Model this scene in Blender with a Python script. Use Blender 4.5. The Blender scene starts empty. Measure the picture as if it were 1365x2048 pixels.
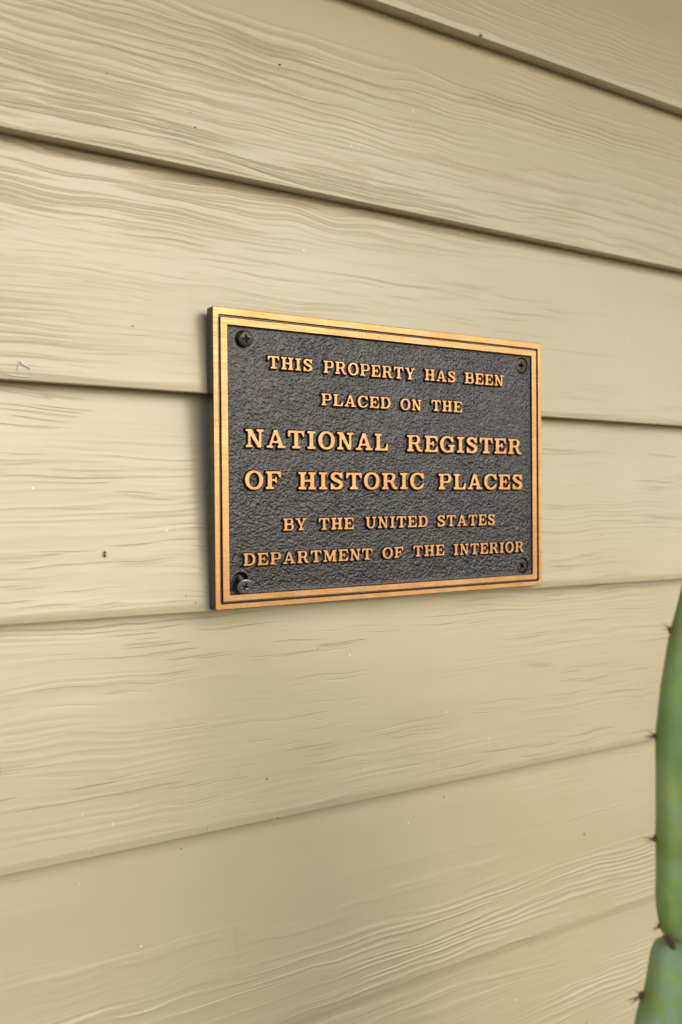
import bpy, bmesh, math, random
import numpy as np
from mathutils import Vector, Matrix
from mathutils.geometry import tessellate_polygon

# ------------------------------------------------------------------ camera, sky, sun, exposure
scene = bpy.context.scene
C = scene.collection
cd = bpy.data.cameras.new('camera')
cam = bpy.data.objects.new('camera', cd); C.objects.link(cam)
yaw, pitch, roll = 0.5886482, -0.0082541, -0.0015037
fwd = Vector((math.sin(yaw)*math.cos(pitch), math.cos(yaw)*math.cos(pitch), math.sin(pitch)))
rt = fwd.cross(Vector((0, 0, 1))).normalized(); up = rt.cross(fwd)
r2 = rt*math.cos(roll)+up*math.sin(roll); u2 = -rt*math.sin(roll)+up*math.cos(roll)
M = Matrix((r2, u2, -fwd)).transposed().to_4x4()
M.translation = Vector((-0.4403641, -0.5932672, 1.4182490))
cam.matrix_world = M
cd.sensor_fit = 'HORIZONTAL'; cd.sensor_width = 24.0; cd.lens = 24.0*1937.3/1365
cd.clip_start = 0.01; cd.clip_end = 2000
cd.dof.use_dof = True; cd.dof.focus_distance = 0.70; cd.dof.aperture_fstop = 5.0; cd.dof.aperture_blades = 7
scene.camera = cam

SUN_EL, SUN_AZ = math.radians(28), math.radians(163)      # azimuth measured from +Y (into the wall) towards +X
w = bpy.data.worlds.new('World'); scene.world = w; w.use_nodes = True
wn = w.node_tree.nodes; wl = w.node_tree.links
sky = wn.new('ShaderNodeTexSky'); sky.sky_type = 'NISHITA'; sky.sun_disc = False
sky.sun_elevation = SUN_EL; sky.sun_rotation = SUN_AZ; sky.air_density = 1.0; sky.dust_density = 1.2; sky.ozone_density = 1.0
wl.new(sky.outputs[0], wn['Background'].inputs[0]); wn['Background'].inputs[1].default_value = 0.15
sd = bpy.data.lights.new('sun', 'SUN'); sd.energy = .62; sd.angle = math.radians(48); sd.color = (1.0, 0.95, 0.86)
sun = bpy.data.objects.new('sun', sd); C.objects.link(sun)
sdir = Vector((math.sin(SUN_AZ)*math.cos(SUN_EL), math.cos(SUN_AZ)*math.cos(SUN_EL), math.sin(SUN_EL)))
sun.rotation_euler = sdir.to_track_quat('Z', 'Y').to_euler()
sun.location = sdir*6
scene.view_settings.view_transform = 'Standard'; scene.view_settings.look = 'None'
scene.view_settings.gamma = 1; scene.view_settings.use_curve_mapping = False
scene.view_settings.exposure = 0.72
scene.render.engine = 'CYCLES'
scene.cycles.use_denoising = True

rng = random.Random(7)
nrs = np.random.RandomState(11)

# ------------------------------------------------------------------ helpers
def tag(o, label=None, cat=None, kind=None, group=None):
    if label: o['label'] = label
    if cat: o['category'] = cat
    if kind: o['kind'] = kind
    if group: o['group'] = group
    return o
def empty(name, loc, **k):
    o = bpy.data.objects.new(name, None); C.objects.link(o); o.location = loc; o.empty_display_size = .05
    return tag(o, **k)
def link(name, me, parent=None, loc=(0, 0, 0)):
    o = bpy.data.objects.new(name, me); C.objects.link(o); o.location = loc
    if parent is not None: o.parent = parent
    return o
def mesh(name, v, f, mats, mi=None, smooth=False):
    me = bpy.data.meshes.new(name); me.from_pydata([tuple(map(float, p)) for p in v], [], f)
    for m in mats: me.materials.append(m)
    if mi is not None: me.polygons.foreach_set('material_index', mi)
    if smooth is True: me.polygons.foreach_set('use_smooth', [True]*len(f))
    elif smooth: me.polygons.foreach_set('use_smooth', smooth)
    me.update(); return me
def grid_mesh(name, X, Y, Z, mats, smooth=True):
    n, m = X.shape
    me = bpy.data.meshes.new(name)
    co = np.stack([X, Y, Z], -1).reshape(-1, 3).astype(np.float32)
    idx = np.arange(n*m).reshape(n, m)
    q = np.stack([idx[:-1, :-1], idx[:-1, 1:], idx[1:, 1:], idx[1:, :-1]], -1).reshape(-1, 4)
    me.vertices.add(len(co)); me.vertices.foreach_set('co', co.ravel())
    me.loops.add(q.size); me.loops.foreach_set('vertex_index', q.ravel().astype(np.int32))
    me.polygons.add(len(q)); me.polygons.foreach_set('loop_start', np.arange(0, q.size, 4, dtype=np.int32))
    me.polygons.foreach_set('loop_total', np.full(len(q), 4, dtype=np.int32))
    for mm in mats: me.materials.append(mm)
    me.polygons.foreach_set('use_smooth', np.full(len(q), smooth))
    me.update(calc_edges=True); me.validate()
    return me
def vnoise(x, y, seed):
    """smooth value noise on numpy arrays"""
    r = np.random.RandomState(seed); T = r.rand(256, 256)
    xi = np.floor(x).astype(int); yi = np.floor(y).astype(int); fx = x-xi; fy = y-yi
    fx = fx*fx*(3-2*fx); fy = fy*fy*(3-2*fy)
    a = T[yi % 256, xi % 256]; b = T[yi % 256, (xi+1) % 256]; c = T[(yi+1) % 256, xi % 256]; d = T[(yi+1) % 256, (xi+1) % 256]
    return (a*(1-fx)+b*fx)*(1-fy)+(c*(1-fx)+d*fx)*fy

class NT:
    """tiny node-tree builder"""
    def __init__(s, name):
        s.m = bpy.data.materials.new(name); s.m.use_nodes = True
        s.t = s.m.node_tree; s.n = s.t.nodes; s.l = s.t.links
        s.b = s.n['Principled BSDF']
    def val(s, sock, v):
        if hasattr(v, 'is_output') or isinstance(v, bpy.types.NodeSocket): s.l.new(v, sock)
        else: sock.default_value = v
    def obj(s):
        return s.n.new('ShaderNodeTexCoord').outputs['Object']
    def attr(s, name):
        a = s.n.new('ShaderNodeAttribute'); a.attribute_type = 'OBJECT'; a.attribute_name = name
        return a.outputs['Fac']
    def sep(s, v):
        k = s.n.new('ShaderNodeSeparateXYZ'); s.val(k.inputs[0], v); return k.outputs
    def comb(s, x, y, z):
        k = s.n.new('ShaderNodeCombineXYZ')
        for i, q in enumerate((x, y, z)): s.val(k.inputs[i], q)
        return k.outputs[0]
    def math(s, op, a, b=0.0, c=0.0, clamp=False):
        k = s.n.new('ShaderNodeMath'); k.operation = op; k.use_clamp = clamp
        s.val(k.inputs[0], a); s.val(k.inputs[1], b)
        if op in ('MULTIPLY_ADD', 'SMOOTH_MIN'): s.val(k.inputs[2], c)
        return k.outputs[0]
    def noise(s, vec, scale=1.0, detail=2.0, rough=.5, dim='3D', dist=0.0):
        k = s.n.new('ShaderNodeTexNoise'); k.noise_dimensions = dim
        s.val(k.inputs['Vector'], vec); k.inputs['Scale'].default_value = scale
        k.inputs['Detail'].default_value = detail; k.inputs['Roughness'].default_value = rough
        k.inputs['Distortion'].default_value = dist
        return k.outputs[0]
    def ramp(s, v, a, b, lo=0.0, hi=1.0, smooth=True):
        k = s.n.new('ShaderNodeMapRange'); k.interpolation_type = 'SMOOTHSTEP' if smooth else 'LINEAR'
        s.val(k.inputs[0], v); s.val(k.inputs[1], a); s.val(k.inputs[2], b); s.val(k.inputs[3], lo); s.val(k.inputs[4], hi)
        return k.outputs[0]
    def mix(s, f, a, b, mode='MIX'):
        k = s.n.new('ShaderNodeMix'); k.data_type = 'RGBA'; k.blend_type = mode
        s.val(k.inputs[0], f)
        for i, q in ((6, a), (7, b)):
            if isinstance(q, tuple): k.inputs[i].default_value = (*q, 1)
            else: s.l.new(q, k.inputs[i])
        return k.outputs[2]
    def bump(s, h, dist, strength=1.0, normal=None):
        k = s.n.new('ShaderNodeBump'); k.inputs['Strength'].default_value = strength; k.inputs['Distance'].default_value = dist
        s.l.new(h, k.inputs['Height'])
        if normal is not None: s.l.new(normal, k.inputs['Normal'])
        return k.outputs[0]
    def put(s, **k):
        for n, v in k.items():
            s.val(s.b.inputs[n.replace('_', ' ')], (*v, 1) if isinstance(v, tuple) and len(v) == 3 else v)

# ------------------------------------------------------------------ materials
def siding_material():
    t = NT('painted_siding')
    o = t.obj(); x, y, z = t.sep(o)
    seed = t.attr('grain_seed'); coarse = t.attr('grain_coarse'); fine = t.attr('grain_fine')
    sx = t.math('ADD', x, seed)
    # slow bends of the grain
    w1 = t.noise(t.comb(t.math('MULTIPLY', sx, 3.2), t.math('MULTIPLY', z, 15.0), seed), 1, 1.5)
    w2 = t.noise(t.comb(t.math('MULTIPLY', sx, 14.0), t.math('MULTIPLY', z, 45.0), seed), 1, 1.0)
    zz = t.math('MULTIPLY_ADD', t.math('SUBTRACT', w1, .5), .020, z)
    zz = t.math('MULTIPLY_ADD', t.math('SUBTRACT', w2, .5), .0055, zz)
    w3 = t.noise(t.comb(t.math('MULTIPLY', sx, 26.0), t.math('MULTIPLY', z, 30.0), t.math('ADD', seed, 2.0)), 1, .5)
    zz = t.math('MULTIPLY_ADD', t.math('SUBTRACT', w3, .5), .0042, zz)
    # broad pressed ridges
    n1 = t.noise(t.comb(t.math('MULTIPLY', sx, 8.0), t.math('MULTIPLY', zz, 135.0), seed), 1, .6, .4)
    a1 = t.ramp(n1, .33, .66)
    bias = t.math('MULTIPLY', t.attr('grain_low'), t.math('MULTIPLY_ADD', z, -3.4, .25))
    m1 = t.ramp(t.math('ADD', bias, t.noise(t.comb(t.math('MULTIPLY', sx, 2.6), t.math('MULTIPLY', z, 17.0), t.math('ADD', seed, 7.0)), 1, 1.0)), .44, .64)
    m1 = t.math('MULTIPLY', m1, coarse)
    # narrower ridges
    n2 = t.noise(t.comb(t.math('MULTIPLY', sx, 11.0), t.math('MULTIPLY', zz, 330.0), seed), 1, .5, .4)
    a2 = t.ramp(n2, .35, .64)
    m2 = t.ramp(t.noise(t.comb(t.math('MULTIPLY', sx, 4.0), t.math('MULTIPLY', z, 30.0), t.math('ADD', seed, 17.0)), 1, 1.0), .46, .66)
    # thin dashes cut into the face
    n3 = t.noise(t.comb(t.math('MULTIPLY', sx, 15.0), t.math('MULTIPLY', zz, 560.0), t.math('ADD', seed, 3.0)), 1, 1.0, .5)
    a3 = t.ramp(n3, .60, .70)
    m3 = t.ramp(t.noise(t.comb(t.math('MULTIPLY', sx, 6.0), t.math('MULTIPLY', z, 40.0), t.math('ADD', seed, 27.0)), 1, 1.0), .43, .62)
    m3 = t.math('MULTIPLY', m3, fine)
    brk1 = t.ramp(t.noise(t.comb(t.math('MULTIPLY', sx, 12.0), t.math('MULTIPLY', zz, 150.0), t.math('ADD', seed, 9.0)), 1, .5), .38, .58, .15, 1.0)
    h = t.math('MULTIPLY', a1, t.math('MULTIPLY', m1, brk1))
    h = t.math('ADD', h, t.math('MULTIPLY', t.math('MULTIPLY', a2, m2), t.math('MULTIPLY_ADD', coarse, .14, .10)))
    # even, close-set waves in parts of the coarse boards
    ph = t.math('MULTIPLY_ADD', zz, 1330.0, t.math('MULTIPLY', t.noise(t.comb(t.math('MULTIPLY', sx, 7.0), t.math('MULTIPLY', zz, 55.0), seed), 1, 1.0), 13.0))
    a4 = t.math('POWER', t.math('MULTIPLY_ADD', t.math('SINE', ph), .5, .5), 1.6)
    brk = t.ramp(t.noise(t.comb(t.math('MULTIPLY', sx, 9.0), t.math('MULTIPLY', zz, 210.0), t.math('ADD', seed, 5.0)), 1, .5), .36, .56)
    m4 = t.ramp(t.math('ADD', bias, t.noise(t.comb(t.math('MULTIPLY', sx, 1.7), t.math('MULTIPLY', z, 13.0), t.math('ADD', seed, 41.0)), 1, .5)), .45, .62)
    h = t.math('ADD', h, t.math('MULTIPLY', t.math('MULTIPLY', t.math('MULTIPLY', a4, brk), m4), t.math('MULTIPLY', coarse, 1.0)))
    cut = t.math('MULTIPLY', a3, m3)
    h = t.math('SUBTRACT', h, t.math('MULTIPLY', cut, .38))
    # paint film: faint stipple and brush drag
    st = t.noise(o, 900, 2, .6)
    h = t.math('ADD', h, t.math('MULTIPLY', st, .020))
    drag = t.noise(t.comb(t.math('MULTIPLY', sx, 40), t.math('MULTIPLY', z, 1500), 0.0), 1, 1)
    h = t.math('ADD', h, t.math('MULTIPLY', drag, .035))
    big = t.noise(t.comb(t.math('MULTIPLY', sx, 4), t.math('MULTIPLY', z, 14), 1.0), 1, 2)
    h = t.math('ADD', h, t.math('MULTIPLY', big, 2.2))
    h = t.math('MULTIPLY', h, t.ramp(z, .0005, .006, .15, 1.0))
    base = t.mix(t.ramp(t.noise(t.comb(sx, 0.0, z), 5, 4, .6), .3, .7), (.474, .404, .238), (.504, .432, .264))
    # darker colour in the cut grain and in the dips between broad ridges
    base = t.mix(t.math('MULTIPLY', cut, .20), base, (.21, .155, .085))
    low = t.math('MULTIPLY', t.math('SUBTRACT', 1.0, a1), m1)
    base = t.mix(t.math('MULTIPLY', low, .02), base, (.26, .20, .11))
    # faint vertical run marks and small spots of dirt
    run = t.noise(t.comb(t.math('MULTIPLY', sx, 160), t.math('MULTIPLY', z, 9), 2.0), 1, 2)
    base = t.mix(t.ramp(run, .70, .80, 0, .18), base, (.24, .19, .11))
    vo = t.n.new('ShaderNodeTexVoronoi'); vo.inputs['Scale'].default_value = 42
    t.l.new(t.comb(sx, 0.0, z), vo.inputs['Vector'])
    sp = t.ramp(vo.outputs['Distance'], .028, .040, 1, 0)
    spm = t.math('GREATER_THAN', t.sep(vo.outputs['Color'])[0], .95)
    base = t.mix(t.math('MULTIPLY', t.math('MULTIPLY', sp, spm), .8), base, (.09, .06, .035))
    spw = t.math('GREATER_THAN', t.sep(vo.outputs['Color'])[1], .99)
    base = t.mix(t.math('MULTIPLY', t.math('MULTIPLY', sp, spw), .9), base, (.72, .66, .48))
    rough = t.ramp(big, .3, .7, .30, .40)
    t.put(Base_Color=base, Roughness=rough, Normal=t.bump(h, .00085))
    t.b.inputs['Specular IOR Level'].default_value = .55
    t.b.inputs['Coat Weight'].default_value = .3; t.b.inputs['Coat Roughness'].default_value = .2
    return t.m

def gold_material():
    t = NT('brushed_bronze')
    o = t.obj(); g = t.n.new('ShaderNodeNewGeometry').outputs['Position']
    x, y, z = t.sep(g)
    br = t.noise(t.comb(t.math('MULTIPLY', x, 90), 0.0, t.math('MULTIPLY', z, 5200)), 1, 2, .6)
    br2 = t.noise(t.comb(t.math('MULTIPLY', x, 30), 0.0, t.math('MULTIPLY', z, 1600)), 1, 2, .6)
    lump = t.noise(g, 260, 2)
    tone = t.mix(t.ramp(t.noise(g, 70, 3, .6), .3, .7), (.63, .350, .150), (.55, .295, .112))
    tone = t.mix(t.ramp(t.noise(g, 28, 4, .65), .50, .72, 0, .45), tone, (.46, .235, .085))
    tone = t.mix(t.ramp(br2, .48, .70, 0, .6), tone, (.50, .29, .12))
    # nicks, dark spots
    vo = t.n.new('ShaderNodeTexVoronoi'); vo.inputs['Scale'].default_value = 130
    wob = t.noise(g, 900, 2)
    t.l.new(t.comb(t.math('MULTIPLY_ADD', wob, .002, x), 0.0, t.math('MULTIPLY_ADD', wob, .002, z)), vo.inputs['Vector'])
    nk = t.math('MULTIPLY', t.ramp(vo.outputs['Distance'], .07, .12, 1, 0), t.math('GREATER_THAN', t.sep(vo.outputs['Color'])[0], .84))
    tone = t.mix(t.math('MULTIPLY', nk, .75), tone, (.09, .045, .025))
    h = t.math('ADD', t.math('MULTIPLY', br, .5), t.math('ADD', t.math('MULTIPLY', br2, .8), t.math('MULTIPLY', lump, 2.2)))
    t.put(Base_Color=tone, Metallic=.92, Roughness=t.ramp(br2, .3, .7, .38, .56), Normal=t.bump(h, .000045))
    return t.m

def patina_material(name, stipple=0.0, base=(.022, .019, .019), rough=(.26, .40), metal=.15):
    t = NT(name); g = t.n.new('ShaderNodeNewGeometry').outputs['Position']
    n = t.noise(g, 120, 3, .6)
    col = t.mix(t.ramp(n, .3, .7), base, tuple(c*.7 for c in base))
    col = t.mix(t.ramp(t.noise(g, 900, 2), .66, .78, 0, .35), col, (.16, .13, .10))
    h = t.noise(g, 1500, 3, .6)
    t.put(Base_Color=col, Metallic=metal, Roughness=t.ramp(n, .3, .7, *rough), Normal=t.bump(h, .00026 if stipple else .00006))
    t.b.inputs['Specular IOR Level'].default_value = .75
    return t.m

def screw_material():
    t = NT('blackened_steel'); g = t.obj()
    n = t.noise(g, 500, 3, .6)
    col = t.mix(t.ramp(n, .40, .68), (.040, .038, .034), (.10, .08, .055))
    t.put(Base_Color=col, Metallic=.7, Roughness=.42, Normal=t.bump(n, .0002))
    return t.m

def simple(name, col, rough=.6, **k):
    t = NT(name); g = t.obj()
    c = t.mix(t.ramp(t.noise(g, k.get('scale', 300), 3), .3, .7), col, tuple(q*.75 for q in col))
    t.put(Base_Color=c, Roughness=rough, Metallic=k.get('metal', 0.0)); return t.m

def cactus_material():
    t = NT('cactus_skin'); o = t.obj(); x, y, z = t.sep(o)
    n = t.noise(o, 34, 3, .6); n2 = t.noise(o, 90, 3, .6); bloom = t.attr('bloom')
    col = t.mix(t.ramp(n, .30, .70), (.34, .54, .11), (.62, .76, .20))
    b = t.math('MULTIPLY', t.ramp(n2, .35, .65), bloom)
    col = t.mix(b, col, (.52, .70, .46))
    # dark rib crest, yellow round the spine cushions
    cr = t.n.new('ShaderNodeAttribute'); cr.attribute_type = 'GEOMETRY'; cr.attribute_name = 'crest'
    ar = t.n.new('ShaderNodeAttribute'); ar.attribute_type = 'GEOMETRY'; ar.attribute_name = 'near_areole'
    col = t.mix(t.ramp(cr.outputs['Fac'], .80, 1.0, 0, .55), col, (.045, .125, .045))
    col = t.mix(t.math('MULTIPLY', ar.outputs['Fac'], .7), col, (.20, .26, .015))
    t.put(Base_Color=col, Roughness=.46, Normal=t.bump(n2, .0006))
    t.b.inputs['Subsurface Weight'].default_value = .3
    t.b.inputs['Subsurface Radius'].default_value = (.25, 1.0, .15); t.b.inputs['Subsurface Scale'].default_value = .004
    return t.m

SIDING = siding_material(); GOLD = gold_material()
DARK = patina_material('dark_patina', 0, (.022, .019, .019), (.18, .34)); FIELD = patina_material('cast_dark_patina', 1, (.050, .047, .048), (.12, .23), .6)
STEEL = screw_material(); BLACK = simple('hole_black', (.006, .005, .005), .8)
BARE = simple('worn_zinc', (.36, .36, .39), .30, metal=.8, scale=900)
CACTUS = cactus_material(); SPINE = simple('spine_brown', (.20, .080, .045), .6)

# ------------------------------------------------------------------ ground
def ground():
    t = NT('soil_and_mulch'); o = t.obj()
    c = t.mix(t.ramp(t.noise(o, 25, 5, .7), .35, .65), (.17, .13, .085), (.27, .215, .145))
    t.put(Base_Color=c, Roughness=.95, Normal=t.bump(t.noise(o, 60, 5, .7), .01))
    me = mesh('ground', [(-300, -600, 0), (300, -600, 0), (300, 300, 0), (-300, 300, 0)], [(0, 1, 2, 3)], [t.m])
    tag(link('ground', me), kind='structure')
ground()

# ------------------------------------------------------------------ lap siding wall
X0, X1 = -1.8, 2.6
THK = .0135
zb = {0: 1.7972, 1: 1.6435, 2: 1.4930, 3: 1.3458, 4: 1.1958, 5: 1.0452}
lips = sorted([zb[k] for k in zb] + [1.9485, 2.0990, 2.2495, 2.4] + [1.0452-.1505*k for k in range(1, 7)])
wall = empty('siding_wall', (0, 0, 0), label='tan painted lap siding house wall with wood grain boards behind the plaque', cat='wall')
def plank(zl, zn, seed, coarse, fine):
    """one board: rounded lower lip, leaning back under the board above"""
    r = .0009; top = zn+.026
    lean = THK/(zn-zl)
    fy = lambda z: (z-zl)*lean
    prof = [(THK+.001, .0012), (THK*.5, .0003)]
    for k in range(7):
        a = math.pi/2*k/6
        prof.append((r-r*math.sin(a), r-r*math.cos(a)))
    prof += [(fy(zl+.004), .004), (fy(zl+.010), .010)]
    for q in (.03, .06, .09, .12): prof.append((fy(zl+q), q))
    prof += [(fy(top), top-zl), (fy(top)+.008, top-zl), (THK+.009, 0.0)]
    nx = 120; v = []; f = []; sm = []
    xs = np.linspace(X0, X1, nx)
    wob = (vnoise(xs*6, xs*0+seed, 5)-.5)*.0004 + (vnoise(xs*25, xs*0+seed, 6)-.5)*.0003
    bow = (vnoise(xs*3, xs*0+seed*2, 8)-.5)*.0004
    P = len(prof)
    for i, x in enumerate(xs):
        for j, (yy, z_) in enumerate(prof):
            e = 1 if j < 10 else 0
            v.append((x, yy+bow[i], z_+(wob[i] if e else 0)))
    for i in range(nx-1):
        for j in range(P):
            a = i*P+j; b = i*P+(j+1) % P
            f.append((a, b, b+P, a+P)); sm.append(1 <= j < 14)
    f.append(tuple(range(P))); sm.append(False)
    f.append(tuple(reversed([(nx-1)*P+j for j in range(P)]))); sm.append(False)
    me = mesh('plank', v, f, [SIDING], smooth=sm)
    o = link('plank', me, wall, (0, 0, zl))
    o['grain_seed'] = float(seed); o['grain_coarse'] = float(coarse); o['grain_fine'] = float(fine); o['grain_low'] = LOW.get(round(zl, 4), 0.0)
    return o
LOW = {1.6435: 1.0, 1.0452: .9, 1.7972: .3}
character = {1.7972: (.22, .15), 1.6435: (.95, .10), 1.4930: (.80, .38), 1.3458: (.22, 1.0), 1.1958: (.10, .85), 1.0452: (.42, .15), .8947: (.5, .1)}
planks = {}
for i, zl in enumerate(lips):
    zn = lips[i+1] if i+1 < len(lips) else zl+.1505
    key = round(zl, 4); co, fi = character.get(key, (.5, .6))
    planks[key] = plank(zl, zn, 3.7*i+1.3, co, fi)
# sheathing behind the boards
bx = bmesh.new(); bmesh.ops.create_cube(bx, size=1)
for v in bx.verts: v.co = Vector(((X0+X1)/2+v.co.x*(X1-X0), .045+v.co.y*.04, 1.28+v.co.z*2.5))
me = bpy.data.meshes.new('sheathing'); bx.to_mesh(me); bx.free(); me.materials.append(simple('sheathing_wood', (.3, .22, .14), .9))
link('sheathing', me, wall)

# ------------------------------------------------------------------ glyphs: slab-serif capitals drawn as shapes, then contoured
RES = .0125; PAD = .16
def cr(pts, n=14):
    pts = [np.array(p, float) for p in pts]; out = []
    for i in range(len(pts)-1):
        p0 = pts[max(i-1, 0)]; p1 = pts[i]; p2 = pts[i+1]; p3 = pts[min(i+2, len(pts)-1)]
        for k in range(n):
            t = k/n
            out.append(.5*((2*p1)+(-p0+p2)*t+(2*p0-5*p1+4*p2-p3)*t*t+(-p0+3*p1-3*p2+p3)*t**3))
    out.append(pts[-1]); return out
class G:
    def __init__(s, w):
        s.w = w
        xs = np.arange(-PAD, w+PAD, RES); ys = np.arange(-PAD, 1+PAD, RES)
        s.X, s.Y = np.meshgrid(xs, ys); s.m = np.zeros(s.X.shape, bool)
    def box(s, x0, y0, x1, y1, on=True):
        k = (s.X >= x0) & (s.X <= x1) & (s.Y >= y0) & (s.Y <= y1); s.m = (s.m | k) if on else (s.m & ~k); return s
    def poly(s, pts, on=True):
        k = np.zeros(s.X.shape, bool); n = len(pts)
        for i in range(n):
            (xa, ya), (xb, yb) = pts[i], pts[(i+1) % n]
            if ya == yb: continue
            c = ((s.Y >= min(ya, yb)) & (s.Y < max(ya, yb))) & (s.X < xa+(s.Y-ya)*(xb-xa)/(yb-ya))
            k ^= c
        s.m = (s.m | k) if on else (s.m & ~k); return s
    def ell(s, cx, cy, rx, ry, on=True, clip=None, p=2.0):
        k = np.abs((s.X-cx)/rx)**p+np.abs((s.Y-cy)/ry)**p <= 1
        if clip: k &= (s.X >= clip[0]) & (s.Y >= clip[1]) & (s.X <= clip[2]) & (s.Y <= clip[3])
        s.m = (s.m | k) if on else (s.m & ~k); return s
    def stroke(s, pts):
        for x, y, r in cr(pts): s.m |= (s.X-x)**2+(s.Y-y)**2 <= r*r
        return s
    def serif(s, xc, hw, y, up=True, hwr=None, t=.135):      # slab with bracket
        hwr = hw if hwr is None else hwr
        if up: s.box(xc-hw, y, xc+hwr, y+t)
        else: s.box(xc-hw, y-t, xc+hwr, y)
        return s
    def stem(s, xc, hw=.105, top=(.20, .20), bot=(.20, .20), y0=0, y1=1):
        s.box(xc-hw, y0, xc+hw, y1)
        if top:
            s.serif(xc, top[0], 1, False, top[1])
            b = .045
            s.poly([(xc-hw-b, 1-.13), (xc-hw, 1-.13-b*1.3), (xc+hw, 1-.13-b*1.3), (xc+hw+b, 1-.13)])
        if bot:
            s.serif(xc, bot[0], 0, True, bot[1])
            b = .045
            s.poly([(xc-hw-b, .13), (xc-hw, .13+b*1.3), (xc+hw, .13+b*1.3), (xc+hw+b, .13)])
        return s
def bowl(g, x0, x1, y0, y1, th=.20, tv=.12, xs=None):
    """D-shaped loop from a stem at x0 to x1"""
    cy = (y0+y1)/2; ry = (y1-y0)/2; rx = min(ry*1.02, (x1-x0)*.75); cx = x1-rx
    g.box(x0, y1-tv, cx, y1).box(x0, y0, cx, y0+tv)
    k = (((g.X-cx)/rx)**2+((g.Y-cy)/ry)**2 <= 1) & (((g.X-cx)/max(rx-th, .02))**2+((g.Y-cy)/(ry-tv))**2 >= 1) & (g.X >= cx-.01)
    g.m |= k; return g
def make_glyphs():
    D = {}
    g = G(.52); g.stem(.26, .11, (.25, .25), (.25, .25)); D['I'] = g
    g = G(.95); g.stem(.475, .11, None, (.25, .25)); g.box(.0, .86, .95, 1).poly([(0, 1), (0, .64), (.08, .63), (.16, .83), (.22, .88), (.22, 1)]).poly([(.95, 1), (.95, .64), (.87, .63), (.79, .83), (.73, .88), (.73, 1)]); D['T'] = g
    g = G(1.03); g.stem(.235, .11, (.235, .22), (.235, .22)).stem(.795, .11, (.22, .235), (.22, .235)).box(.3, .44, .73, .575); D['H'] = g
    g = G(1.0); g.stem(.20, .07, (.20, .10), (.20, .19)); g.stem(.80, .07, (.20, .20), None, y0=.05).poly([(.06, 1), (.33, 1), (.87, .0), (.66, .0)]).poly([(.13, .88), (.2, .75), (.2, 1)]); D['N'] = g
    g = G(1.08); g.serif(.19, .19, 0, True, .20).serif(.86, .24, 0, True, .22); g.poly([(.12, .05), (.24, .05), (.52, .78), (.50, 1), (.44, 1)]).poly([(.44, 1), (.62, 1), (.97, .05), (.74, .05), (.50, .80)]).box(.28, .26, .74, .385); D['A'] = g
    g = G(.86); g.stem(.22, .11, (.22, .23), (.22, .15)); g.box(.2, 0, .80, .14).poly([(.86, .42), (.86, 0), (.55, 0), (.62, .13), (.72, .22), (.76, .42)]); D['L'] = g
    def ef(wd, bottom):
        g = G(wd); g.stem(.22, .11, (.22, .15), (.22, .15 if bottom else .24))
        g.box(.2, .865, wd-.06, 1).poly([(wd-.03, .64), (wd-.03, 1), (wd-.32, 1), (wd-.28, .88), (wd-.17, .80), (wd-.13, .64)])
        g.box(.3, .445, .56, .57).poly([(.62, .34), (.62, .68), (.54, .68), (.51, .58), (.45, .55), (.45, .46), (.51, .43), (.54, .34)])
        if bottom: g.box(.2, 0, wd-.03, .135).poly([(wd, .38), (wd, 0), (wd-.32, 0), (wd-.27, .12), (wd-.15, .21), (wd-.10, .38)])
        return g
    D['E'] = ef(.90, True); D['F'] = ef(.88, False)
    g = G(.92); g.stem(.22, .11, (.22, .15), (.22, .24)); bowl(g, .2, .92, .40, 1, .22); D['P'] = g
    g = G(1.03); g.stem(.22, .11, (.22, .15), (.22, .22)); bowl(g, .2, .88, .44, 1, .21, .12); g.poly([(.46, .50), (.70, .50), (.90, .13), (1.03, .13), (1.03, 0), (.76, 0), (.67, .09), (.52, .44)]); D['R'] = g
    g = G(.95); g.stem(.22, .11, (.22, .15), (.22, .15)); bowl(g, .2, .89, .48, 1, .21, .12); bowl(g, .2, .95, 0, .57, .22, .125); D['B'] = g
    g = G(.98); g.stem(.22, .11, (.22, .15), (.22, .15))
    cx, rx = .48, .50
    k = ((np.abs((g.X-cx)/rx)**2.2+np.abs((g.Y-.5)/.5)**2.2) <= 1) & ((np.abs((g.X-cx)/(rx-.22))**2+np.abs((g.Y-.5)/.37)**2) >= 1) & (g.X >= .3)
    g.m |= k; g.box(.2, .87, .5, 1).box(.2, 0, .5, .13); D['D'] = g
    g = G(1.0); g.ell(.5, .5, .5, .525, p=2.15).ell(.5, .5, .275, .385, on=False, p=2.05); D['O'] = g
    g = G(.95); g.ell(.5, .5, .5, .525, p=2.15).ell(.52, .5, .29, .385, on=False, p=2.05).box(.66, .28, 1.2, .66, on=False).poly([(.80, 1.0), (.92, 1.0), (.92, .62), (.82, .62), (.72, .80), (.78, .86)])
    g.poly([(.66, .28), (1.2, .28), (1.2, .0), (.92, .10), (.80, .24)], on=False); g.stroke([(.66, .085, .07), (.78, .13, .068), (.86, .24, .06), (.90, .32, .052)]); D['C'] = g
    g = G(1.03); g.ell(.5, .5, .5, .525, p=2.15).ell(.52, .5, .29, .385, on=False, p=2.05).box(.66, .46, 1.2, .66, on=False).poly([(.78, 1.0), (.90, 1.0), (.90, .63), (.80, .63), (.71, .80), (.78, .86)])
    g.box(.92, 0, 1.3, .62, on=False).box(.70, .0, .92, .44).box(.56, .36, 1.03, .49).poly([(.70, .0), (.92, .0), (.92, .10), (.8, .1)]); D['G'] = g
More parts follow.
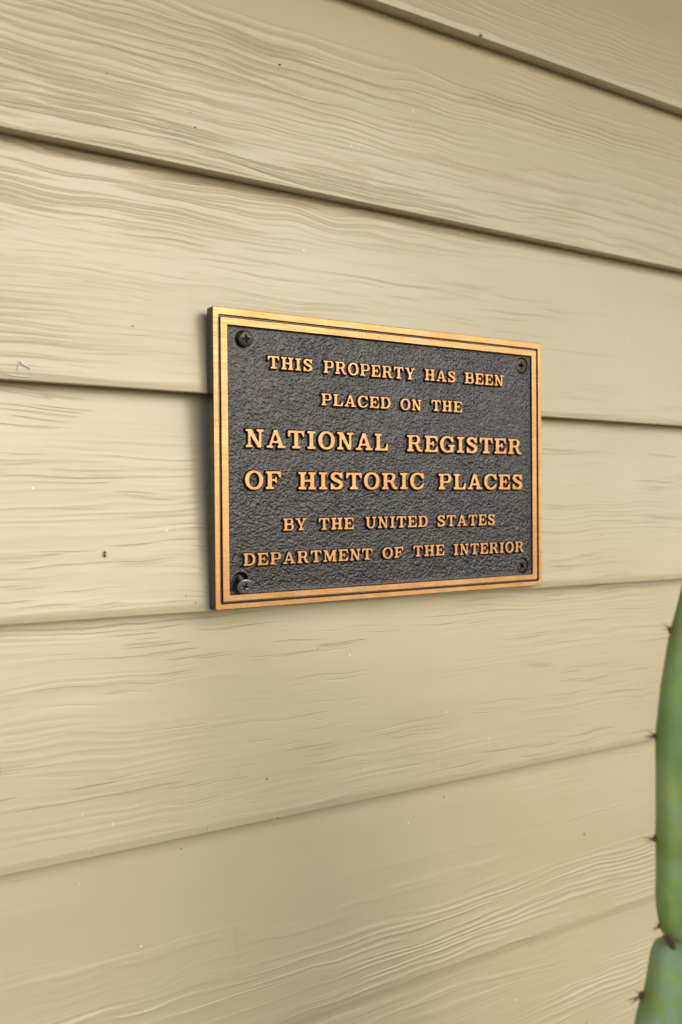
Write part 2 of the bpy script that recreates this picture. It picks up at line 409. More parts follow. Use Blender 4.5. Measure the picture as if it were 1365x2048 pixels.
    g = G(.84); g.stroke([(.67, .72, .085), (.58, .87, .075), (.40, .94, .075), (.20, .87, .095), (.14, .73, .11), (.24, .60, .115), (.43, .51, .115), (.63, .41, .115), (.70, .27, .11), (.62, .13, .095), (.42, .055, .072), (.24, .10, .075), (.12, .27, .07)])
    g.poly([(.64, 1.0), (.77, 1.0), (.77, .64), (.67, .64), (.60, .80)]).poly([(.03, .0), (.17, .0), (.26, .14), (.14, .37), (.03, .37)]); D['S'] = g
    g = G(1.02); g.stem(.225, .11, (.225, .20), None, y0=.33).stem(.82, .075, (.20, .20), None, y0=.33)
    k = (((g.X-.505)/.39)**2+((g.Y-.36)/.38)**2 <= 1) & (((g.X-.52)/.205)**2+((g.Y-.37)/.245)**2 >= 1) & (g.Y < .37)
    g.m |= k; D['U'] = g
    g = G(1.03); g.stem(.515, .11, None, (.24, .24), y1=.5); g.serif(.21, .21, 1, False, .21).serif(.83, .19, 1, False, .20); g.poly([(.10, .93), (.34, .93), (.60, .45), (.56, .36), (.41, .38)]).poly([(.77, .93), (.91, .93), (.62, .40), (.48, .40)]); D['Y'] = g
    g = G(1.22); g.stem(.19, .06, (.19, .08), (.19, .18)).stem(1.0, .11, (.06, .22), (.20, .22)).poly([(.08, 1), (.34, 1), (.64, .30), (.60, .02), (.54, .02)]).poly([(.54, .02), (.66, .02), (1.0, .93), (1.0, 1), (.88, 1), (.56, .28)]); D['M'] = g
    return D
def blur(a, sg):
    r = int(3*sg)+1; k = np.exp(-.5*(np.arange(-r, r+1)/sg)**2); k /= k.sum()
    a = np.apply_along_axis(lambda q: np.convolve(q, k, 'same'), 0, a)
    return np.apply_along_axis(lambda q: np.convolve(q, k, 'same'), 1, a)
def contours(F, lvl=.5):
    H, W = F.shape; B = F > lvl; nxt = {}
    c = B[:-1, :-1]*1+B[:-1, 1:]*2+B[1:, 1:]*4+B[1:, :-1]*8
    def pt(e):
        (i, j, k) = e
        if k == 0: a, b = F[i, j], F[i, j+1]; return (j+(lvl-a)/(b-a), i)
        a, b = F[i, j], F[i+1, j]; return (j, i+(lvl-a)/(b-a))
    for i, j in zip(*np.nonzero((c > 0) & (c < 15))):
        Bt = (i, j, 0); Tp = (i+1, j, 0); L = (i, j, 1); R_ = (i, j+1, 1)
        T = {1: [(L, Bt)], 2: [(Bt, R_)], 3: [(L, R_)], 4: [(R_, Tp)], 5: [(L, Tp), (R_, Bt)], 6: [(Bt, Tp)], 7: [(L, Tp)],
             8: [(Tp, L)], 9: [(Tp, Bt)], 10: [(Bt, L), (Tp, R_)], 11: [(Tp, R_)], 12: [(R_, L)], 13: [(R_, Bt)], 14: [(Bt, L)]}[int(c[i, j])]
        for a, b in T: nxt[a] = b
    out = []
    while nxt:
        s = next(iter(nxt)); lp = [s]; e = nxt.pop(s)
        while e != s and e in nxt: lp.append(e); e = nxt.pop(e)
        if len(lp) > 12: out.append(np.array([pt(q) for q in lp], float))
    return out
def simplify(P, tol):
    def rec(a, b):
        if b-a < 2: return []
        p, q = P[a], P[b]; d = q-p; L = np.hypot(*d)+1e-9; k = P[a+1:b]-p
        dist = np.abs(d[0]*k[:, 1]-d[1]*k[:, 0])/L; m = int(dist.argmax())
        if dist[m] < tol: return []
        m += a+1; return rec(a, m)+[m]+rec(m, b)
    n = len(P); h = int(((P-P[0])**2).sum(1).argmax()); P = np.vstack([P, P[:1]])
    return P[[0]+rec(0, h)+[h]+rec(h, n)]
def offs(P, d):
    a = np.roll(P, 1, 0); b = np.roll(P, -1, 0)
    e1 = P-a; e2 = b-P; e1 /= np.linalg.norm(e1, axis=1)[:, None]+1e-9; e2 /= np.linalg.norm(e2, axis=1)[:, None]+1e-9
    n = np.stack([(e1+e2)[:, 1], -(e1+e2)[:, 0]], 1); n /= np.linalg.norm(n, axis=1)[:, None]+1e-9
    return P+n*d            # right-hand side of travel; material lies on the left
GL = {}
for ch, g in make_glyphs().items():
    F = blur(g.m.astype(float), 2.1)
    cs = [c*RES-PAD for c in contours(F)]
    # orientation: make the outer loop counter-clockwise (material on its left)
    area = lambda P: .5*np.sum(P[:, 0]*np.roll(P[:, 1], -1)-np.roll(P[:, 0], -1)*P[:, 1])
    cs.sort(key=lambda P: -abs(area(P)))
    outer = [c for c in cs]
    loops = []
    for i, P in enumerate(cs):
        inside_other = False
        for j, Q in enumerate(cs[:i]):
            x0, y0 = P.mean(0)
            if Q[:, 0].min() < P[:, 0].min() and Q[:, 0].max() > P[:, 0].max() and Q[:, 1].min() < P[:, 1].min() and Q[:, 1].max() > P[:, 1].max(): inside_other = True
        A = area(P)
        if (A > 0) == inside_other: P = P[::-1]
        loops.append(simplify(P, .0035))
    GL[ch] = (g.w, loops)
def letter_mesh(ch):
    """unit letter in the XZ plane (cap height 1), front towards -Y; depth unit: 1 = 2.5 mm scaled by the object"""
    w_, loops = GL[ch]; v = []; f = []; mi = []; sm = []
    rings = []
    for P in loops:
        R = []
        for d, y in ((-.026, -1.0), (-.006, -.965), (.012, -.80), (.062, .12)):
            Q = offs(P, d); R.append((len(v), len(Q))); v += [(q[0], y, q[1]) for q in Q]
        rings.append(R)
        for k in range(3):
            a, n = R[k]; b, _ = R[k+1]
            for i in range(n):
                j = (i+1) % n; f.append((a+i, b+i, b+j, a+j)); mi.append(0 if k == 0 else 1); sm.append(k != 0)
    polys = [[Vector((v[R[0][0]+i][0], v[R[0][0]+i][2], 0)) for i in range(R[0][1])] for R in rings]
    flat = [R[0][0]+i for R in rings for i in range(R[0][1])]
    for tri in tessellate_polygon(polys):
        a, b, c_ = [flat[q] for q in tri]
        va, vb, vc = v[a], v[b], v[c_]
        cr_ = (vb[0]-va[0])*(vc[2]-va[2])-(vb[2]-va[2])*(vc[0]-va[0])
        f.append((a, b, c_) if cr_ > 0 else (a, c_, b)); mi.append(0); sm.append(False)
    me = mesh('letter', v, f, [GOLD, DARK], mi, sm)
    return me
LM = {ch: letter_mesh(ch) for ch in GL}

# ------------------------------------------------------------------ plaque
TP = .0090; DEEP = .0026
plaque = empty('plaque', (0, -.0005, 1.45), label='cast bronze plaque with raised gold lettering and double border, screwed to tan siding', cat='plaque')
plaque.rotation_euler = (0, -.0084, 0)      # hangs with its right end a touch high
mm = .001
def rrect(x0, x1, z0, z1, r, n=5):
    out = []
    for cx, cz, a0 in ((x1-r, z1-r, 0), (x0+r, z1-r, 90), (x0+r, z0+r, 180), (x1-r, z0+r, 270)):
        for k in range(n+1):
            a = math.radians(a0+90*k/n); out.append((cx+r*math.cos(a), cz+r*math.sin(a)))
    return out
def ring_mesh(name, loops, mats, mi_s, smooth_s, cap_back=None):
    v = []; f = []; mi = []; sm = []
    n = len(loops[0][0])
    for P, y in loops: v += [(p[0]*mm, y*mm, p[1]*mm) for p in P]
    for k in range(len(loops)-1):
        for i in range(n):
            j = (i+1) % n; f.append((k*n+i, k*n+j, (k+1)*n+j, (k+1)*n+i)); mi.append(mi_s[k]); sm.append(smooth_s[k])
    if cap_back is not None:
        f.append(tuple(range(n))); mi.append(cap_back); sm.append(False)
    return mesh(name, v, f, mats, mi, sm)
t = TP/mm; W2, H2 = 152.4, 101.6
def rr(l, r_, b, tp, rad): return rrect(l, r_, b, tp, rad)
O = lambda d, rad: rr(-W2+d, W2-d, -H2+d, H2-d, rad)
gi = (-148.6, 148.6, -97.9, 96.7)       # outer edge of the groove
me = ring_mesh('rim', [(O(.5, 1.0), 0), (O(0, 1.2), -.8), (O(0, 1.2), -t+.7), (O(.25, 1.2), -t+.15), (O(.5, 1.2), -t), (rr(gi[0]-.15, gi[1]+.15, gi[2]-.15, gi[3]+.15, 1.8), -t), (rr(*gi, 1.7), -t+.12), (rr(gi[0]+.35, gi[1]-.35, gi[2]+.3, gi[3]-.3, 1.5), -t+1.5)],
               [GOLD, DARK], [1, 1, 1, 0, 0, 0, 1], [0, 0, 0, 0, 0, 0, 0], cap_back=1)
rim = link('rim', me, plaque)
gm = (-146.5, 146.5, -96.0, 94.9); fi_ = (-141.6, 141.6, -92.0, 90.3)
me = ring_mesh('groove', [(rr(gi[0]+.3, gi[1]-.3, gi[2]+.25, gi[3]-.25, 1.5), -t+1.3), (rr(-147.6, 147.6, -97.0, 95.8, 1.2), -t+1.12), (rr(gm[0]-.3, gm[1]+.3, gm[2]-.25, gm[3]+.25, 1.0), -t+1.3)], [DARK], [0, 0], [1, 1])
link('groove', me, plaque)
me = ring_mesh('inner_border', [(rr(gm[0]-.35, gm[1]+.35, gm[2]-.3, gm[3]+.3, .9), -t+1.5), (rr(*gm, .8), -t+.14), (rr(gm[0]+.15, gm[1]-.15, gm[2]+.15, gm[3]-.15, .7), -t+.02), (rr(fi_[0]-.15, fi_[1]+.15, fi_[2]-.15, fi_[3]+.15, .8), -t+.02), (rr(*fi_, .7), -t+.14), (rr(fi_[0]+.45, fi_[1]-.45, fi_[2]+.45, fi_[3]-.45, .6), -t+3.2)],
               [GOLD, DARK], [1, 0, 0, 0, 1], [0]*5)
link('inner_border', me, plaque)

words = [  # text, x0, x1, base, cap (mm, on the plaque face)
 ('THIS', -110.5, -73.9, 62.9, 8.8), ('PROPERTY', -64.8, 18.2, 62.7, 9.0), ('HAS', 27.8, 58.7, 63.1, 8.8), ('BEEN', 68.2, 109.5, 63.2, 8.8),
 ('PLACED', -66.9, -5.3, 39.5, 8.7), ('ON', 4.1, 24.2, 39.4, 8.6), ('THE', 34.2, 65.1, 39.9, 8.6),
 ('NATIONAL', -128.3, -7.8, 8.0, 12.8), ('REGISTER', 10.2, 129.6, 8.0, 12.7),
 ('OF', -129.1, -100.5, -20.6, 12.6), ('HISTORIC', -86.6, 26.3, -20.8, 12.4), ('PLACES', 40.8, 130.6, -21.0, 12.5),
 ('BY', -99.3, -80.1, -49.6, 8.7), ('THE', -69.9, -39.7, -49.8, 8.7), ('UNITED', -29.1, 29.6, -49.7, 8.7), ('STATES', 39.1, 99.6, -49.8, 8.9),
 ('DEPARTMENT', -130.9, -23.4, -72.8, 8.6), ('OF', -13.9, 5.8, -72.6, 8.4), ('THE', 15.5, 46.0, -72.4, 8.7), ('INTERIOR', 55.5, 131.2, -72.8, 8.8)]
GAP = .15
# field: one cast sheet; its relief (pebbling, fillets round the letters and along the border) is real geometry
st = .42
fx = np.arange(-141.8, 141.81, st); fz = np.arange(-92.2, 90.51, st)
FX, FZ = np.meshgrid(fx, fz); DIST = np.full(FX.shape, 9.0)
letters = []
for txt, xa, xb, zb_, cap in words:
    tot = sum(GL[c][0] for c in txt)+GAP*(len(txt)-1); s = (xb-xa)/tot; x = xa
    for c in txt:
        letters.append((c, x, zb_, s, cap)); wd = GL[c][0]*s
        i0, i1 = np.searchsorted(fx, [x-3, x+wd+3]); j0, j1 = np.searchsorted(fz, [zb_-3, zb_+cap+3])
        sub = np.stack([FX[j0:j1, i0:i1], FZ[j0:j1, i0:i1]], -1)
        P = []
        for L in GL[c][1]:
            for a, b in zip(L, np.roll(L, -1, 0)):
                n = max(2, int(np.hypot(*(b-a))/.04))
                for k in range(n): P.append(a+(b-a)*k/n)
        P = np.array(P)*[s, cap]+[x, zb_]
        d = np.sqrt(((sub[:, :, None, :]-P[None, None])**2).sum(-1)).min(-1)
        DIST[j0:j1, i0:i1] = np.minimum(DIST[j0:j1, i0:i1], d)
        x += wd+GAP*s
# pebbling: ridged, slightly diagonal
u_ = FX-FZ*.7; v_ = FZ+FX*.7
wx = (vnoise(FX/2.2+40, FZ/2.2, 21)-.5)*2.0; wz = (vnoise(FX/2.2, FZ/2.2+90, 22)-.5)*2.0
def ridg(a, b, sd): return 1-np.abs(2*vnoise(a, b, sd)-1)
peb = .48*ridg((u_+wx)/2.3+200, (v_+wz)/1.35+200, 31)+.37*vnoise((FX+wx)/.95+50, (FZ+wz)/.8+50, 32)+.15*vnoise(FX/.55+50, FZ/.55+50, 33)
calm = .55+.45*vnoise(FX/26+9, FZ/26+9, 34)
edge = np.minimum(np.minimum(FX-fi_[0], fi_[1]-FX), np.minimum(FZ-fi_[2], fi_[3]-FZ))
scr = [(-128.9, 81.7), (-132.0, -82.8), (132.4, 81.9), (132.1, -84.3)]
sd_ = np.min([np.hypot(FX-a, FZ-b) for a, b in scr], axis=0)
sst = lambda a, b, q: (lambda k: k*k*(3-2*k))(np.clip((q-a)/(b-a), 0, 1))
damp = sst(.5, 1.7, DIST)*sst(.6, 3.2, edge)*sst(6.6, 8.5, sd_)
h = (peb-.5)*1.25*calm*damp
h += .75*(1-sst(0, 1.25, DIST))+.6*(1-sst(-.2, 1.1, edge))+.22*(1-sst(.8, 3.4, edge))
h += (vnoise(FX/30, FZ/30, 35)-.5)*.5
# counter-sunk seats of the two flush screws, drilled seats of the two proud ones
for k, (a, b) in enumerate(scr):
    d = np.hypot(FX-a, FZ-b)
    if k in (2, 3): h -= 2.2*(1-sst(5.9, 6.5, d)); h += .25*np.exp(-((d-7.0)/.6)**2)
    elif k == 1: h -= 3.0*(1-sst(4.2, 6.0, d)); h += .2*np.exp(-((d-6.4)/.6)**2)
    else: h -= 1.2*(1-sst(4.6, 5.6, d))
Yf = (-t+DEEP/mm-h)
me = grid_mesh('field', FX*mm, Yf*mm, FZ*mm, [FIELD])
link('field', me, plaque)
for c, x, zb_, s, cap in letters:
    o = link('letter', LM[c], plaque, (x*mm, (-t+DEEP/mm)*mm, zb_*mm))
    jit = 1+rng.uniform(-.012, .012)
    o.scale = (s*mm*jit, DEEP*(1+rng.uniform(-.02, .02)), cap*mm*(1+rng.uniform(-.01, .01)))
    o.rotation_euler = (0, rng.uniform(-.008, .008), 0)

# ------------------------------------------------------------------ screws
def head_mesh(rad, mat, dome, skirt, rec=.62, dep=1.5, thick=1.2):
    """round head with a real cross recess: polar-less grid, clipped to the circle"""
    n = 61; g = np.linspace(-1, 1, n); A, B = np.meshgrid(g, g)
    # square -> disc map
    X = A*np.sqrt(1-B*B/2); Y = B*np.sqrt(1-A*A/2); R = np.hypot(X, Y)
    hgt = dome*(1-R**2)
    hgt -= dome*.35*np.clip((R-.86)/.14, 0, 1)**2
    arm = np.minimum(np.abs(X), np.abs(Y)); lon = np.maximum(np.abs(X), np.abs(Y))
    wdt = .115+.17*np.clip(1-lon/rec*1.25, 0, 1)**1.5
    cut = np.clip((wdt-arm)/.05, 0, 1)*np.clip((rec-lon)/.08, 0, 1)
    depth = dep*(1-.65*lon/rec)
    hgt = hgt-cut*depth
    v = np.stack([X*rad, -(hgt), Y*rad], -1)
    co = v.reshape(-1, 3); idx = np.arange(n*n).reshape(n, n)
    F = [tuple(int(q) for q in (idx[i, j], idx[i, j+1], idx[i+1, j+1], idx[i+1, j])) for i in range(n-1) for j in range(n-1)]
    per = list(idx[0, :])+list(idx[1:, -1])+list(idx[-1, -2::-1])+list(idx[-2:0:-1, 0])
    V = [tuple(p*mm) for p in co]; base = len(V)
    rings_ = [(1.0, thick*.45), (.93, thick), (skirt, thick*1.05)]
    prev = [int(q) for q in per]
    for sc_, yy in rings_:
        cur = []
        for q in per:
            p = co[q]; V.append((p[0]*sc_*mm, yy*mm, p[2]*sc_*mm)); cur.append(len(V)-1)
        for i in range(len(per)):
            j = (i+1) % len(per); F.append((prev[i], cur[i], cur[j], prev[j]))
        prev = cur
    F.append(tuple(prev))
    mi = [0]*len(F); k = 0
    for i in range(n-1):
        for j in range(n-1):
            if cut[i:i+2, j:j+2].mean() > .55: mi[k] = 1  # slot faces coloured near-black to make the recess look darker
            k += 1
    return mesh('head', V, F, [mat, BLACK], mi, smooth=True)
def shank_mesh(r, length):
    n = 16; V = []; F = []; seg = 60
    for k in range(seg+1):
        y = length*k/seg
        for i in range(n):
            a = 2*math.pi*i/n; rr_ = r*(1+.16*math.cos(2*math.pi*y/1.3-a)) if y > .8 else r
            V.append((rr_*math.cos(a)*mm, y*mm, rr_*math.sin(a)*mm))
    for k in range(seg):
        for i in range(n):
            j = (i+1) % n; F.append((k*n+i, k*n+j, (k+1)*n+j, (k+1)*n+i))
    return mesh('shank', V, F, [STEEL], smooth=True)
def screw(loc, rot, rad, dome, shank, label, thick=1.2, dep=1.6, spin=0, mat=None):
    e = bpy.data.objects.new('screw', None); C.objects.link(e); e.parent = plaque; e.empty_display_size = .01
    e.location = [q*mm for q in loc]; e.rotation_euler = rot
    e['label'] = label
    hd = link('head', head_mesh(rad, mat or STEEL, dome, .5, dep=dep, thick=thick), e); hd.rotation_euler = (0, spin, 0)
    link('shank', shank_mesh(*shank), e, (0, thick*mm, 0))
R_ = math.radians
ff = -t+DEEP/mm
screw((-127.9, ff-3.4, 81.4), (R_(3), 0, R_(-7)), 5.3, .9, (2.5, 8), 'proud blackened cross-head screw in the upper left corner', thick=2.4, spin=R_(-8))
screw((-132.2, ff-6.8, -86.4), (R_(27), 0, R_(-4)), 5.4, .8, (2.1, 12), 'loose screw sticking out askew at the lower left corner', mat=BARE, thick=.9, spin=R_(14))
screw((132.4, ff+.25, 81.9), (0, 0, 0), 5.7, .25, (2.5, 6), 'flush cross-head screw in the upper right corner', thick=1.0, dep=2.0, spin=R_(4))
screw((132.1, ff+.55, -84.3), (0, 0, 0), 5.6, .2, (2.5, 6), 'sunken cross-head screw in the lower right corner', thick=1.0, dep=2.0, spin=R_(38))

# ------------------------------------------------------------------ unseen porch roof, added over the wall to shade its upper boards
bm = bmesh.new()
def addbox(bm, x0, x1, y0, y1, z0, z1):
    k = bmesh.ops.create_cube(bm, size=1)
    for v in k['verts']: v.co = Vector(((x0+x1)/2+v.co.x*(x1-x0), (y0+y1)/2+v.co.y*(y1-y0), (z0+z1)/2+v.co.z*(z1-z0)))
porch = empty('added_porch_roof', (0, -.6, 2.42), label='unseen tan boarded porch roof added above the frame to shade the upper boards', cat='roof')
TANP = simple('tan_paint', (.40, .34, .21), .6, scale=30)
for k in range(6):
    bm = bmesh.new(); y1 = -.002-k*.16; addbox(bm, X0, X1, y1-.156, y1, 0, .018)
    me = bpy.data.meshes.new('soffit_board'); bm.to_mesh(me); bm.free(); me.materials.append(TANP); link('soffit_board', me, porch, (0, .6, 0))
bm = bmesh.new(); addbox(bm, X0, X1, -1.01, -.975, -.06, .12)
me = bpy.data.meshes.new('fascia'); bm.to_mesh(me); bm.free(); me.materials.append(TANP); link('fascia', me, porch, (0, .6, 0))
bm = bmesh.new(); addbox(bm, X0, X1, -.99, -.002, .021, .06)
me = bpy.data.meshes.new('roof_deck'); bm.to_mesh(me); bm.free(); me.materials.append(TANP); link('roof_deck', me, porch, (0, .6, 0))

# ------------------------------------------------------------------ cactus in the foreground
CAMX, CAMY, CAMZ = -0.4403641, -0.5932672, 1.4182490
fh = Vector((math.sin(yaw), math.cos(yaw), 0)); rh = Vector((math.cos(yaw), -math.sin(yaw), 0))
DEP = .50; AX = .2203              # axis: half a metre in front of the lens position, to its right
axis = Vector((CAMX, CAMY, 0))+fh*DEP+rh*AX
# silhouette rib radius against height (upper and second segment), metres
prof_up = [(1.425, .004), (1.4205, .018), (1.408, .030), (1.390, .0395), (1.372, .0437), (1.358, .0468), (1.345, .0498), (1.332, .0523), (1.321, .0540), (1.307, .0551), (1.297, .0557), (1.281, .0562), (1.264, .0562), (1.250, .0558), (1.238, .0556), (1.226, .0560), (1.214, .0564), (1.206, .0555), (1.199, .0540), (1.193, .0525), (1.186, .040), (1.180, .022)]
prof_lo = [(1.196, .024), (1.1925, .048), (1.189, .0565), (1.183, .0588), (1.174, .0600), (1.162, .0615), (1.155, .0640), (1.145, .0668), (1.12, .0705), (1.08, .0735), (1.03, .0745), (.98, .0735), (.94, .070), (.92, .062), (.905, .045), (.898, .024)]
def prof_gen(z1, z0, r):
    out = []
    for k in range(15):
        u = k/14; q = math.sin(math.pi*min(max(.06+.88*u, 0), 1))**.42
        out.append((z1-(z1-z0)*u, r*q))
    return [(z1+.006, .022)]+out+[(z0-.005, .022)]
segs = [(prof_up, .45), (prof_lo, .85), (prof_gen(.91, .62, .072), .7), (prof_gen(.632, .33, .070), .5), (prof_gen(.342, -.02, .068), .3)]
NR = 5
crest0 = math.atan2(-rh.y, -rh.x)-.12
cactus = empty('columnar_cactus', (axis.x, axis.y, 0), label='green ribbed columnar cactus with brown spine tufts in the right foreground', cat='cactus')
def spine_mesh(seed):
    r = random.Random(seed); bm = bmesh.new()
    bmesh.ops.create_icosphere(bm, subdivisions=2, radius=1)
    for v in bm.verts:
        k = 1+.15*r.uniform(-1, 1); v.co = Vector((v.co.x*.0011*k, v.co.y*.0020*k, v.co.z*.0021*k))
    for i in range(6):
        L = r.uniform(.0035, .0085); th = r.uniform(-1.15, 1.15); ph = r.uniform(-1.1, 1.1)
        d = Vector((math.cos(th)*math.cos(ph)+.2, math.sin(th)*.8, math.sin(ph))).normalized()
        a = d.orthogonal().normalized(); b = d.cross(a); r0 = .00042
        base = [bm.verts.new(a*r0*math.cos(q)+b*r0*math.sin(q)) for q in (0, 1.57, 3.14, 4.71)]
        tip = bm.verts.new(d*L)
        for q in range(4): bm.faces.new((base[q], base[(q+1) % 4], tip))
    me = bpy.data.meshes.new('spine_tuft'); bm.to_mesh(me); bm.free(); me.materials.append(SPINE)
    me.polygons.foreach_set('use_smooth', [True]*len(me.polygons)); return me
tufts = [spine_mesh(s) for s in (1, 2, 3, 4)]
# heights of the spine cushions, measured on the left-hand rib for the two segments in view
ar_up = [1.405, 1.3520, 1.2960, 1.2425, 1.1965]; ar_lo = [1.1590, 1.107, 1.055, 1.0, .95]
for si, (pf, bloom) in enumerate(segs):
    pz = np.array([p[0] for p in pf][::-1]); pr = np.array([p[1] for p in pf][::-1])
    ars = ar_up if si == 0 else ar_lo if si == 1 else list(np.arange(pz[0]+.03, pz[-1]-.02, .052))
    nz = 110; nt = 150
    zz = np.linspace(pz[0], pz[-1], nz); rr0 = np.interp(zz, pz, pr); rr0 = blur(np.repeat(rr0[:, None], 3, 1), .8)[:, 1] if False else rr0
    th = np.linspace(0, 2*np.pi, nt+1)
    TH, ZZ = np.meshgrid(th, zz); RR = np.repeat(rr0[:, None], nt+1, 1)
    cc = (1+np.cos(NR*(TH-crest0)))/2
    form = .60+.40*(1-(1-cc)**.75)
    near = np.max([np.exp(-((ZZ-a)/.010)**2) for a in ars], axis=0)
    swell = np.max([np.exp(-((ZZ-a)/.012)**2) for a in ars], axis=0)
    Rf = RR*form*(1+.012*(swell-.4)*cc)
    me = grid_mesh('stem_segment', Rf*np.cos(TH), Rf*np.sin(TH), ZZ, [CACTUS])
    a1 = me.attributes.new('crest', 'FLOAT', 'POINT'); a1.data.foreach_set('value', cc.ravel().astype(np.float32))
    a2 = me.attributes.new('near_areole', 'FLOAT', 'POINT'); a2.data.foreach_set('value', (near*cc**6).ravel().astype(np.float32))
    o = link('stem_segment', me, cactus); o['bloom'] = bloom
    for k in range(NR):
        a = crest0+2*math.pi*k/NR
        for q, z_ in enumerate(ars):
            r0 = float(np.interp(z_, pz, pr))*1.007
            s = link('spine_tuft', tufts[(q+k) % 4], o, (r0*math.cos(a), r0*math.sin(a), z_))
            s.rotation_euler = (rng.uniform(-.3, .3), rng.uniform(-.2, .2), a); sc_ = 1.25 if si == 1 else rng.uniform(.8, 1.0)
            s.scale = (sc_,)*3
# woody scar at the joint between the two visible segments
bm = bmesh.new(); bmesh.ops.create_icosphere(bm, subdivisions=3, radius=1)
r = random.Random(5)
for v in bm.verts:
    k = 1+.12*r.uniform(-1, 1); v.co = Vector((v.co.x*.0016*k, v.co.y*.0016*k, v.co.z*.0048*k))
me = bpy.data.meshes.new('joint_scar'); bm.to_mesh(me); bm.free(); me.materials.append(SPINE)
sc = link('joint_scar', me, cactus); 
p = -rh*.0515-fh*.0035
sc.location = (p.x, p.y, 1.1925); sc.matrix_local = Matrix.Translation((p.x, p.y, 1.1925)) @ Matrix.Rotation(-.6, 4, fh)

# ------------------------------------------------------------------ small marks on the boards
def on_wall(x, z, off=0.0):
    ks = sorted(planks); zl = max(k for k in ks if k <= z+1e-6); i = ks.index(zl); zn = ks[i+1]
    return zl, Vector((x, (z-zl)*THK/(zn-zl)-off, z-zl))
PAINT = simple('pale_paint', (.80, .76, .62), .5); WEB = simple('white_fibre', (.85, .86, .86), .5); DIRT = simple('dirt', (.05, .032, .018), .9)
def blobs(name, items, mat):
    """flat irregular specks joined per board; items: (x, z, half width, half height, tilt)"""
    per = {}
    for x, z, a, b, tl in items:
        zl, p = on_wall(x, z); per.setdefault(zl, []).append((p, a, b, tl))
    for zl, L in per.items():
        V = []; F = []
        for p, a, b, tl in L:
            n = 9; s = len(V); V.append((p.x, p.y-min(a, b)*.35-.0001, p.z))
            for i in range(n):
                q = 2*math.pi*i/n; k = 1+rng.uniform(-.3, .3); dx = a*k*math.cos(q); dz = b*k*math.sin(q)
                V.append((p.x+dx*math.cos(tl)-dz*math.sin(tl), p.y+.0001, p.z+dx*math.sin(tl)+dz*math.cos(tl)))
            for i in range(n): F.append((s, s+1+i, s+1+(i+1) % n))
        o = link(name, mesh(name, V, F, [mat]), planks[zl]); o['kind'] = 'stuff'
blobs('paint_chip', [(-.2194, 1.2124, .0006, .0030, 0), (-.2384, 1.2223, .0004, .0019, .1), (-.2031, 1.2228, .0007, .0006, 0), (-.1807, 1.2259, .0005, .0004, 0), (-.2376, 1.1758, .0006, .0005, 0),
    (.0291, 1.7259, .0013, .0011, 0), (-.1039, 1.7372, .0006, .0006, 0), (-.1075, 1.7352, .0004, .0004, 0), (-.263, 1.5022, .0008, .0007, 0), (-.2364, 1.5002, .0006, .0006, 0), (-.2732, 1.1127, .0003, .0010, 0),
    (-.0999, 1.7188, .0005, .0004, 0), (-.2340, 1.2010, .0003, .0009, 0)], PAINT)
blobs('dirt_speck', [(-.0913, 1.7319, .0012, .0009, .3), (-.2333, 1.1981, .0003, .0013, 0), (-.1531, 1.1988, .0004, .0008, 0), (-.0983, 1.1960, .0005, .0008, 0), (-.1672, 1.1842, .0006, .0005, 0), (.2226, 1.1210, .0009, .0012, .2),
    (.1112, 1.2170, .0009, .0005, -.5), (.0636, 1.1801, .0006, .0006, 0), (-.0277, 1.2681, .0005, .0005, 0), (-.0259, 1.2196, .0005, .0005, 0), (-.2203, 1.6929, .0006, .0005, 0), (-.1627, 1.6802, .0006, .0005, 0),
    (-.1598, 1.6708, .0009, .0006, 0), (-.1612, 1.3519, .0003, .0009, .3), (-.1681, 1.3570, .0003, .0009, .1), (-.2041, 1.5336, .0018, .0003, .4)], DIRT)
def strand(parent, pts, r, mat, name):
    V = []; F = []; n = 5
    for i, p in enumerate(pts):
        a = Vector(pts[max(i-1, 0)]); b = Vector(pts[min(i+1, len(pts)-1)]); d = (b-a).normalized(); u = d.orthogonal().normalized(); v = d.cross(u)
        rr_ = r*(.35 if i in (0, len(pts)-1) else 1)
        for k in range(n):
            q = 2*math.pi*k/n; V.append(Vector(p)+u*rr_*math.cos(q)+v*rr_*math.sin(q))
    for i in range(len(pts)-1):
        for k in range(n): F.append((i*n+k, i*n+(k+1) % n, (i+1)*n+(k+1) % n, (i+1)*n+k))
    return mesh(name, V, F, [mat], smooth=True)
fib = []
zl0 = 1.4930; P_ = planks[zl0]
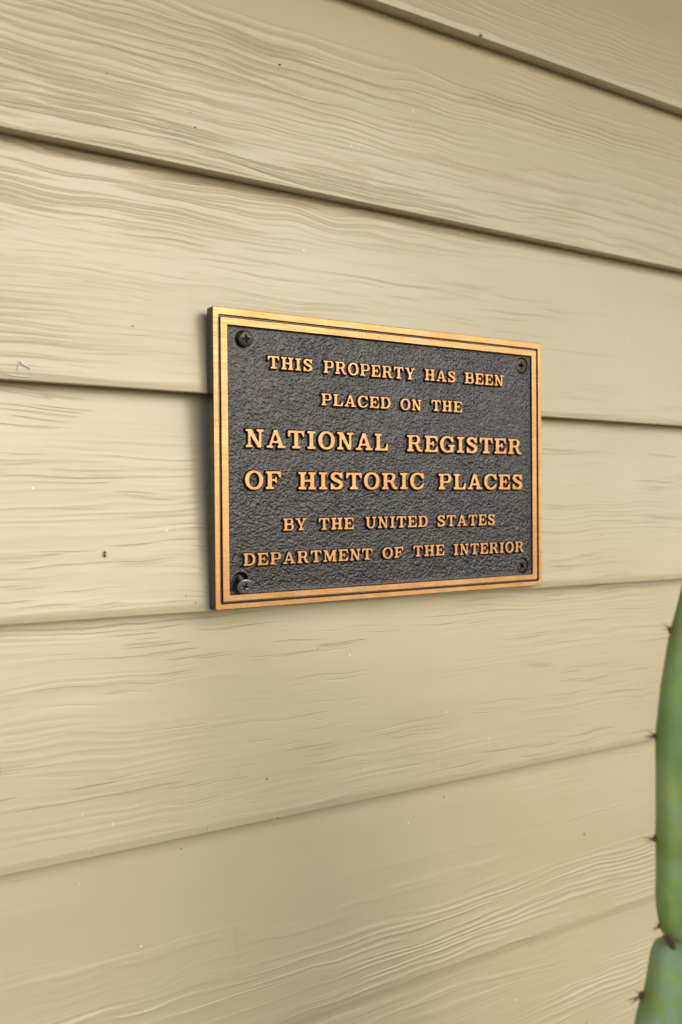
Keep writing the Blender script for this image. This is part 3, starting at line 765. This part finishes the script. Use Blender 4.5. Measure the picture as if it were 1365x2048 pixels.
for pts, r in (([(-.2786, 1.4982), (-.2779, 1.5015), (-.2769, 1.5051)], .00022), ([(-.2770, 1.5051), (-.2750, 1.5032), (-.2735, 1.5020), (-.2704, 1.5006)], .00038),
               ([(-.2766, 1.5040), (-.2758, 1.5025), (-.2750, 1.5018)], .0002), ([(-.2870, 1.4962), (-.2800, 1.4957), (-.2740, 1.4955), (-.2701, 1.4956)], .00035)):
    me = strand(None, [(x, (z-zl0)*THK/.1505-.0009, z) for x, z in pts], r*1.35, WEB, 'white_fibre'); fib.append(me)
fe = empty('stuck_fibre', (-.2766, 0, 1.5), label='white thread-like fibre stuck above the board edge left of the plaque', cat='fibre')
for me in fib:
    o = link('strand', me, fe); o.location = (.2766, 0, -1.5)
def insect(name, loc, s, tilt, label):
    bm = bmesh.new()
    for z, rx, rz in ((.0012, .0005, .0006), (.0002, .0004, .0006), (-.0013, .0006, .0010)):
        r_ = bmesh.ops.create_icosphere(bm, subdivisions=2, radius=1)
        for v in r_['verts']: v.co = Vector((v.co.x*rx, v.co.y*rx-.0005, v.co.z*rz+z))
    for sg in (-1, 1):
        for k in range(3):
            a = Vector((0, -.0004, .0005-.0005*k)); b = Vector((sg*.0012, -.0008, .0010-.0011*k)); c_ = Vector((sg*.0018, 0, .0013-.0018*k))
            for p, q in ((a, b), (b, c_)):
                d = (q-p).normalized(); u = d.orthogonal().normalized()*.00009; v = d.cross(u)
                vs = [bm.verts.new(e+w_) for e in (p, q) for w_ in (u, v, -u-v)]
                for i in range(3): bm.faces.new((vs[i], vs[(i+1) % 3], vs[3+(i+1) % 3], vs[3+i]))
    me = bpy.data.meshes.new(name); bm.to_mesh(me); bm.free(); me.materials.append(DIRT)
    o = link(name, me, None, loc); o.scale = (s, s, s); o.rotation_euler = (0, tilt, 0)
    tag(o, label=label, cat='insect'); return o
insect('dead_insect', (-.2234, .0030, 1.3868), 1.0, .05, 'tiny dried insect clinging to the board left of the plaque')
insect('small_beetle', (.0927, -.0002, 1.7985), .9, 1.3, 'tiny black insect under the lower edge of the top right board')
